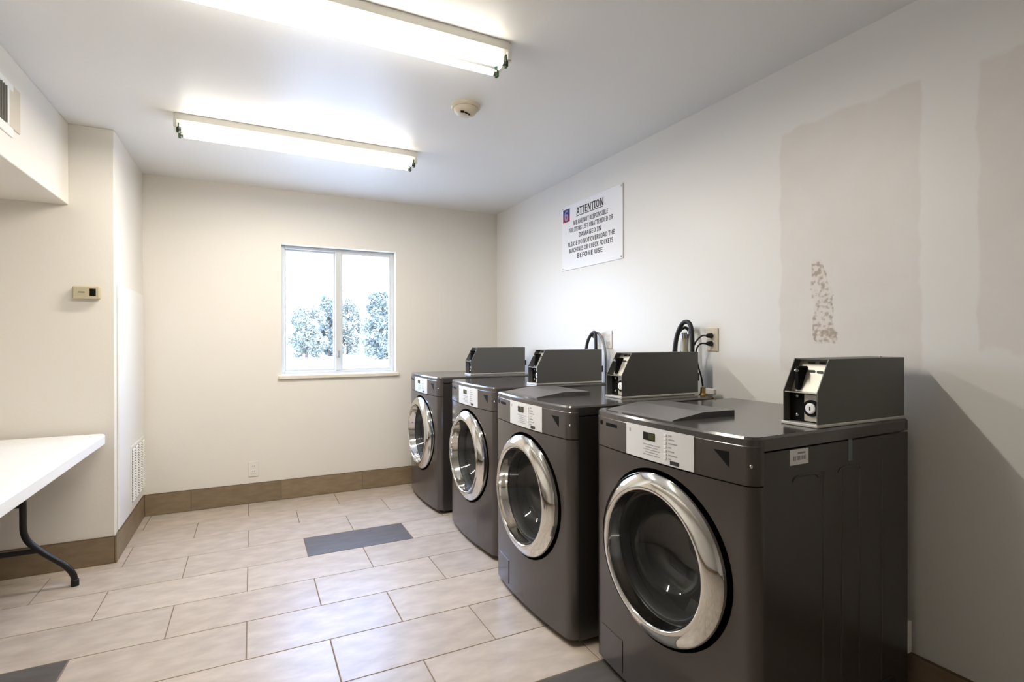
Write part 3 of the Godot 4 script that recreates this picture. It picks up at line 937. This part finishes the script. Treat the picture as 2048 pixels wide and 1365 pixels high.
func build_machines() -> void:
	var t := -PI / 2
	var spots := [
		["dark front-loading washer nearest the camera, with a barcode sticker on its side", Vector3(-0.432, 0, 3.143), t + 0.02, true, Vector3(-0.305, 0, 3.430)],
		["dark front-loading washer with a grey dispenser lid, second from the camera", Vector3(-0.500, 0, 2.348), t, true, Vector3(-0.335, 0, 2.530)],
		["dark front-loading machine in the row, third from the camera, partly hidden by its neighbour", Vector3(-0.430, 0, 1.455), t, false, Vector3(-0.325, 0, 1.722)],
		["dark front-loading machine nearest the window wall, at the far end", Vector3(-0.460, 0, 0.550), t, false, Vector3(-0.335, 0, 0.698)],
	]
	var boxes := ["charcoal metal coin box on the machine nearest the camera", "charcoal metal coin box on the second machine from the camera", "charcoal metal coin box on the third machine from the camera", "charcoal metal coin box on the machine by the window wall"]
	for k in 4:
		var s: Array = spots[k]
		var w := machine(s[0], s[1], s[2], s[3])
		if k == 0:
			var st := part("sticker", box(Vector3(HALF_W, 0.893, 0.187), Vector3(HALF_W + 0.0008, 0.938, 0.272)), M.paper, w)
			tag(st, "white barcode sticker")
			for b in 9:
				part("barcode_bar", box(Vector3(HALF_W + 0.0008, 0.906, 0.200 + 0.0066 * b), Vector3(HALF_W + 0.0012, 0.918, 0.200 + 0.0066 * b + [0.002, 0.0035, 0.0045][b % 3])), M.ink_soft, st)
			part("sticker_print", box(Vector3(HALF_W + 0.0008, 0.924, 0.202), Vector3(HALF_W + 0.0012, 0.929, 0.237)), M.ink_soft, st)
			tag(part("rear_hook", box(Vector3(HALF_W - 0.012, 0.175, -0.385), Vector3(HALF_W + 0.002, 0.285, -0.362), 0.003), M.white_plastic, w), "white plastic hose hook")
			tag(part("tape_strip", box(Vector3(HALF_W, 0.877, -0.033), Vector3(HALF_W + 0.0008, 0.944, -0.013)), M.tape, w), "pale blue-grey strip of tape")
		var p: Vector3 = s[4]
		coin_box(boxes[k], Vector3(p.x, 0.9852, p.z), t)

func build_table() -> void:
	var t := thing("folding_table", "white plastic folding table with black wishbone legs, cut off at the left", "table", Vector3(-3.18, 0, 1.815))
	# top: lipped slab with rounded corners
	var s := start()
	var hw := 0.38
	var hl := 0.915
	var ring := func(inset: float) -> Array:
		var out := []
		var r := 0.035 - inset
		for q in 4:
			var cx: float = (hw - 0.035) * [1, 1, -1, -1][q]
			var cz: float = (hl - 0.035) * [-1, 1, 1, -1][q]
			for k in 7:
				var a: float = [-PI / 2, 0.0, PI / 2, PI][q] + PI / 2 * k / 6.0
				out.append(Vector2(cx + r * cos(a), cz + r * sin(a)))
		return out
	var levels := [[0.006, 0.682], [0.0, 0.688], [0.0, 0.730], [0.003, 0.737], [0.010, 0.740]]
	for i in levels.size() - 1:
		var a: Array = ring.call(levels[i][0])
		var b: Array = ring.call(levels[i + 1][0])
		for k in a.size():
			var k2 := (k + 1) % a.size()
			quad(s, Vector3(a[k2].x, levels[i][1], a[k2].y), Vector3(a[k].x, levels[i][1], a[k].y), Vector3(b[k].x, levels[i + 1][1], b[k].y), Vector3(b[k2].x, levels[i + 1][1], b[k2].y))
	var top: Array = ring.call(0.010)
	var low: Array = ring.call(0.006)
	for k in top.size():
		var k2 := (k + 1) % top.size()
		tri(s, Vector3(0, 0.740, 0), Vector3(top[k2].x, 0.740, top[k2].y), Vector3(top[k].x, 0.740, top[k].y))
		tri(s, Vector3(0, 0.690, 0), Vector3(low[k].x, 0.690, low[k].y), Vector3(low[k2].x, 0.690, low[k2].y))
		quad(s, Vector3(low[k].x, 0.682, low[k].y), Vector3(low[k2].x, 0.682, low[k2].y), Vector3(low[k2].x, 0.690, low[k2].y), Vector3(low[k].x, 0.690, low[k].y))
	part("tabletop", s.commit(), M.table, t)
	for e in [-1.0, 1.0]:
		var z: float = e * 0.707
		for sg in [-1.0, 1.0]:
			var leg := part("leg", tube(smooth_path([Vector3(sg * 0.085, 0.685, z), Vector3(sg * 0.088, 0.42, z), Vector3(sg * 0.095, 0.285, z), Vector3(sg * 0.150, 0.205, z), Vector3(sg * 0.245, 0.115, z), Vector3(sg * 0.282, 0.060, z), Vector3(sg * 0.290, 0.012, z)], 6), 0.0145, 14), M.black_metal, t)
			part("foot_cap", lathe([Vector2(0.0, 0.0), Vector2(0.0175, 0.0), Vector2(0.0175, 0.030), Vector2(0.0145, 0.034)], Vector3(sg * 0.290, 0, z), false, 16, 1), M.rubber, leg)
		part("crossbar", tube([Vector3(-0.155, 0.205, z), Vector3(0.155, 0.205, z)], 0.0135, 12), M.black_metal, t)
		part("upper_bar", tube([Vector3(-0.088, 0.435, z), Vector3(0.088, 0.435, z)], 0.008, 10), M.black_metal, t)
		part("brace", tube([Vector3(0, 0.435, z), Vector3(0, 0.685, z - e * 0.33)], 0.008, 10), M.black_metal, t)

func outlet(label: String, at: Vector3, turn: float, m: Material) -> Node3D:
	var o := thing("outlet", label, "outlet", at, turn)
	part("cover_plate", shape("ol_plate", func(): return box(Vector3(-0.036, -0.058, 0), Vector3(0.036, 0.058, 0.006), 0.002)), m, o)
	for sg in [-1.0, 1.0]:
		var f := part("socket_face", shape("ol_face", func(): return box(Vector3(-0.017, -0.014, 0.006), Vector3(0.017, 0.014, 0.008), 0.001)), M.white_plastic, o, Vector3(0, sg * 0.020, 0))
		for x in [-0.0065, 0.0065]:
			part("slot", shape("ol_slot", func(): return box(Vector3(-0.001, -0.004, 0.008), Vector3(0.001, 0.004, 0.0086))), M.dark, f, Vector3(x, 0.002, 0))
	return o

func build_wall_things() -> void:
	# thermostat on the chase front
	var th := thing("thermostat", "beige wall thermostat with a small dark display", "thermostat", Vector3(-2.892, 1.517, CHASE_Z))
	part("case", box(Vector3(-0.060, -0.036, 0), Vector3(0.060, 0.036, 0.028), 0.006), M.beige, th)
	part("display", box(Vector3(0.016, -0.018, 0.028), Vector3(0.043, 0.022, 0.0288)), M.lcd, th)
	part("vent_slot", box(Vector3(-0.034, -0.001, 0.028), Vector3(-0.006, 0.005, 0.0288)), M.cap, th)
	part("lower_lip", box(Vector3(-0.056, -0.034, 0.028), Vector3(0.056, -0.024, 0.030), 0.001), M.beige, th)
	# supply register in the soffit
	var rg := thing("air_register", "white air register high on the soffit, cut off by the left picture edge", "vent", Vector3(SOFFIT_X, 2.225, 1.80), PI / 2)
	var s := start()
	for b in [[Vector3(-0.19, -0.125, 0), Vector3(0.19, -0.085, 0.006)], [Vector3(-0.19, 0.065, 0), Vector3(0.19, 0.095, 0.006)], [Vector3(0.125, -0.085, 0), Vector3(0.150, 0.065, 0.006)], [Vector3(-0.19, -0.085, 0), Vector3(-0.16, 0.065, 0.006)]]:
		add_bevel(s, b[0], b[1], 0.002)
	part("frame", s.commit(), M.trim, rg)
	part("flange", box(Vector3(0.150, -0.085, 0), Vector3(0.265, 0.095, 0.005), 0.002), M.ivory, rg)
	part("duct", box(Vector3(-0.16, -0.085, 0.0002), Vector3(0.125, 0.065, 0.001)), M.dark, rg)
	for k in 12:
		part("louvre", shape("reg_louvre", func(): return box(Vector3(-0.001, -0.085, 0.001), Vector3(0.0015, 0.065, 0.010))), M.track, rg, Vector3(-0.148 + 0.024 * k, 0, 0))
	outlet("pale wall outlet low on the back wall above the baseboard", Vector3(-2.068, 0.262, 0), 0.0, M.wall)
	outlet("white wall outlet with nothing plugged in, on the right wall", Vector3(0, 1.256, 1.734), -PI / 2, M.white_plastic)
	outlet("ivory wall outlet with two black plugs in it", Vector3(0, 1.256, 2.590), -PI / 2, M.ivory)
	# power cords with plugs
	var cords := [
		["black power cord in the upper socket, running down behind the coin box", 1.276, [Vector3(-0.040, 1.276, 2.586), Vector3(-0.044, 1.273, 2.555), Vector3(-0.044, 1.235, 2.512), Vector3(-0.044, 1.18, 2.496), Vector3(-0.040, 1.02, 2.496), Vector3(-0.036, 0.80, 2.496)]],
		["black power cord in the lower socket, hanging past the coin box corner", 1.236, [Vector3(-0.045, 1.236, 2.588), Vector3(-0.065, 1.234, 2.568), Vector3(-0.072, 1.200, 2.548), Vector3(-0.066, 1.14, 2.550), Vector3(-0.062, 1.07, 2.572), Vector3(-0.064, 1.022, 2.584)]],
	]
	for c in cords:
		var o := thing("power_cord", c[0], "cord", Vector3.ZERO)
		part("cable", tube(smooth_path(c[2], 8), 0.0042, 8), M.rubber, o)
		part("plug", lathe([Vector2(0.0, -0.046), Vector2(0.006, -0.044), Vector2(0.011, -0.032), Vector2(0.014, -0.012), Vector2(0.0125, -0.0088), Vector2(0.0, -0.0088)], Vector3(0, c[1], 2.588), true, 16, 0), M.rubber, o)
	# water hoses looping over the machines' backs
	var hose := func(label: String, m: Material, r: float, pts: Array) -> void:
		var o := thing("water_hose", label, "hose", Vector3.ZERO, 0.0, "water hoses on the right wall")
		part("hose_body", tube(smooth_path(pts, 8), r, 12), m, o)
		part("collar", lathe([Vector2(0.0, -0.014), Vector2(r * 1.35, -0.014), Vector2(r * 1.35, 0.014), Vector2(0.0, 0.014)], pts[-1] + Vector3(0, 0.014, 0), false, 16, 1), M.steel, o)
	hose.call("thick black water hose looping high behind the second machine", M.hose, 0.0115, [Vector3(-0.062, 0.75, 2.355), Vector3(-0.062, 1.05, 2.375), Vector3(-0.062, 1.215, 2.390), Vector3(-0.062, 1.300, 2.415), Vector3(-0.062, 1.346, 2.455), Vector3(-0.060, 1.335, 2.495), Vector3(-0.060, 1.26, 2.509), Vector3(-0.060, 1.10, 2.509), Vector3(-0.060, 0.75, 2.509)])
	hose.call("thin black water hose nested under the thick loop behind the second machine", M.hose, 0.008, [Vector3(-0.034, 0.75, 2.365), Vector3(-0.034, 1.10, 2.365), Vector3(-0.034, 1.235, 2.372), Vector3(-0.034, 1.295, 2.392), Vector3(-0.034, 1.318, 2.425), Vector3(-0.028, 1.315, 2.442), Vector3(-0.020, 1.300, 2.448), Vector3(-0.018, 1.285, 2.448)])
	hose.call("cream water pipe between the legs of the thick black hose", M.beige, 0.012, [Vector3(-0.016, 0.75, 2.412), Vector3(-0.016, 1.00, 2.412), Vector3(-0.016, 1.15, 2.412), Vector3(-0.016, 1.265, 2.412)])
	hose.call("black water hose looping behind the third machine", M.hose, 0.0105, [Vector3(-0.054, 0.75, 1.53), Vector3(-0.054, 1.05, 1.540), Vector3(-0.054, 1.215, 1.560), Vector3(-0.054, 1.280, 1.600), Vector3(-0.054, 1.305, 1.645), Vector3(-0.054, 1.27, 1.662), Vector3(-0.054, 1.10, 1.664), Vector3(-0.054, 0.75, 1.664)])
	hose.call("pale grey water hose dropping beside the outlet of the third machine", M.hose_grey, 0.0085, [Vector3(-0.030, 0.75, 1.742), Vector3(-0.030, 1.00, 1.742), Vector3(-0.030, 1.14, 1.740), Vector3(-0.030, 1.235, 1.716), Vector3(-0.030, 1.290, 1.672), Vector3(-0.030, 1.300, 1.630), Vector3(-0.030, 1.27, 1.605)])
	var vt := thing("shutoff_valve", "brass hose valve with a white handle behind the second machine", "valve", Vector3(-0.064, 0.93, 2.586))
	part("valve_body", lathe([Vector2(0.0, -0.07), Vector2(0.012, -0.068), Vector2(0.014, -0.02), Vector2(0.021, -0.015), Vector2(0.021, 0.05), Vector2(0.014, 0.06), Vector2(0.012, 0.088), Vector2(0.0, 0.088)], Vector3.ZERO, false, 16, 1), M.brass, vt)
	part("handle", box(Vector3(0.0, 0.055, 0.012), Vector3(0.022, 0.085, 0.066), 0.004), M.white_plastic, vt)
	part("wall_stub", tube([Vector3(0.0, 0.03, 0), Vector3(0.063, 0.03, 0)], 0.010, 10), M.brass, vt)
	# the attention sign
	var sg := thing("wall_sign", "white ATTENTION notice board screwed to the right wall", "sign", Vector3(0, 2.000, 1.526), -PI / 2)
	part("board", box(Vector3(-0.357, -0.236, 0.0005), Vector3(0.357, 0.236, 0.007), 0.0015), M.sign, sg)
	for q in [[-0.342, 0.222], [0.342, 0.222], [-0.342, -0.222], [0.342, -0.222]]:
		part("screw", shape("sign_screw", func(): return lathe([Vector2(0.006, 0.0), Vector2(0.005, 0.002), Vector2(0.0, 0.003)], Vector3.ZERO, true, 12)), M.steel, sg, Vector3(q[0], q[1], 0.007))
	part("logo_top", box(Vector3(-0.338, 0.160, 0.007), Vector3(-0.248, 0.212, 0.0078)), M.logo_blue, sg)
	part("logo_bottom", box(Vector3(-0.338, 0.118, 0.007), Vector3(-0.248, 0.160, 0.0078)), M.logo_red, sg)
	lettering(sg, "6", 0.075, Vector3(-0.293, 0.165, 0.0078), M.logo_pale, 0.045)
	lettering(sg, "ATTENTION", 0.052, Vector3(0.0, 0.168, 0.007), M.ink, 0.318, true)
	part("underline", box(Vector3(-0.162, 0.134, 0.007), Vector3(0.155, 0.139, 0.0076)), M.ink, sg)
	var lines := [["WE ARE NOT RESPONSIBLE", 0.093, 0.406, 0.004], ["FOR ITEMS LEFT UNATTENDED OR", 0.046, 0.518, 0.0], ["DAMAGED IN", -0.003, 0.26, 0.001], ["PLEASE DO NOT OVERLOAD THE", -0.054, 0.548, 0.001], ["MACHINES OR CHECK POCKETS", -0.101, 0.511, 0.003], ["BEFORE USE", -0.148, 0.30, -0.003]]
	for l in lines:
		lettering(sg, l[0], 0.032, Vector3(l[3], l[1], 0.007), M.ink_sign, l[2])

func lettering(parent: Node, words: String, height: float, at: Vector3, m: Material, width: float, italic := false) -> void:
	var f := SystemFont.new()
	f.font_names = PackedStringArray(["Droid Sans"])
	f.font_weight = 700
	f.font_italic = italic
	var t := TextMesh.new()
	t.font = f
	t.text = words
	t.font_size = 32
	t.pixel_size = height / 23.0
	t.depth = 0.0008
	t.horizontal_alignment = HORIZONTAL_ALIGNMENT_CENTER
	t.vertical_alignment = VERTICAL_ALIGNMENT_CENTER
	var o := part("lettering", t, m, parent, at + Vector3(0, 0, 0.0004))
	o.scale.x = width / t.get_aabb().size.x

func build_outdoors() -> void:
	var g := part("yard_ground", box(Vector3(-60, -0.5, -140), Vector3(90, -0.30, -0.16)), M.ground, self)
	tag(g, "pale sunlit yard outside the window", "ground", "", "structure")
	leafy_tree("broad pale tree at the left of the window", Vector3(2.25, -0.3, -45), 4.6, 1.5, M.leaves[0], 101)
	leafy_tree("dense bluish tree just left of the window's centre bar", Vector3(4.7, -0.3, -49), 6.0, 1.5, M.leaves[1], 102)
	leafy_tree("low pale tree just right of the window's centre bar", Vector3(7.0, -0.3, -53), 6.2, 1.6, M.leaves[2], 103)
	leafy_tree("tall pale tree at the right of the window", Vector3(7.2, -0.3, -38), 5.6, 1.3, M.leaves[1], 104)
	leafy_tree("large pale tree cut off by the right window jamb", Vector3(10.2, -0.3, -45), 6.4, 1.9, M.leaves[0], 105)
	var lp := thing("street_lamp", "thin distant lamp post above the trees", "street lamp", Vector3(5.35, -0.3, -60))
	part("pole", tube([Vector3(0, 0, 0), Vector3(0, 7.2, 0)], 0.05, 8), M.track, lp)
	part("lamp_head", box(Vector3(-0.28, 7.2, -0.18), Vector3(0.28, 7.75, 0.18), 0.04), M.track, lp)
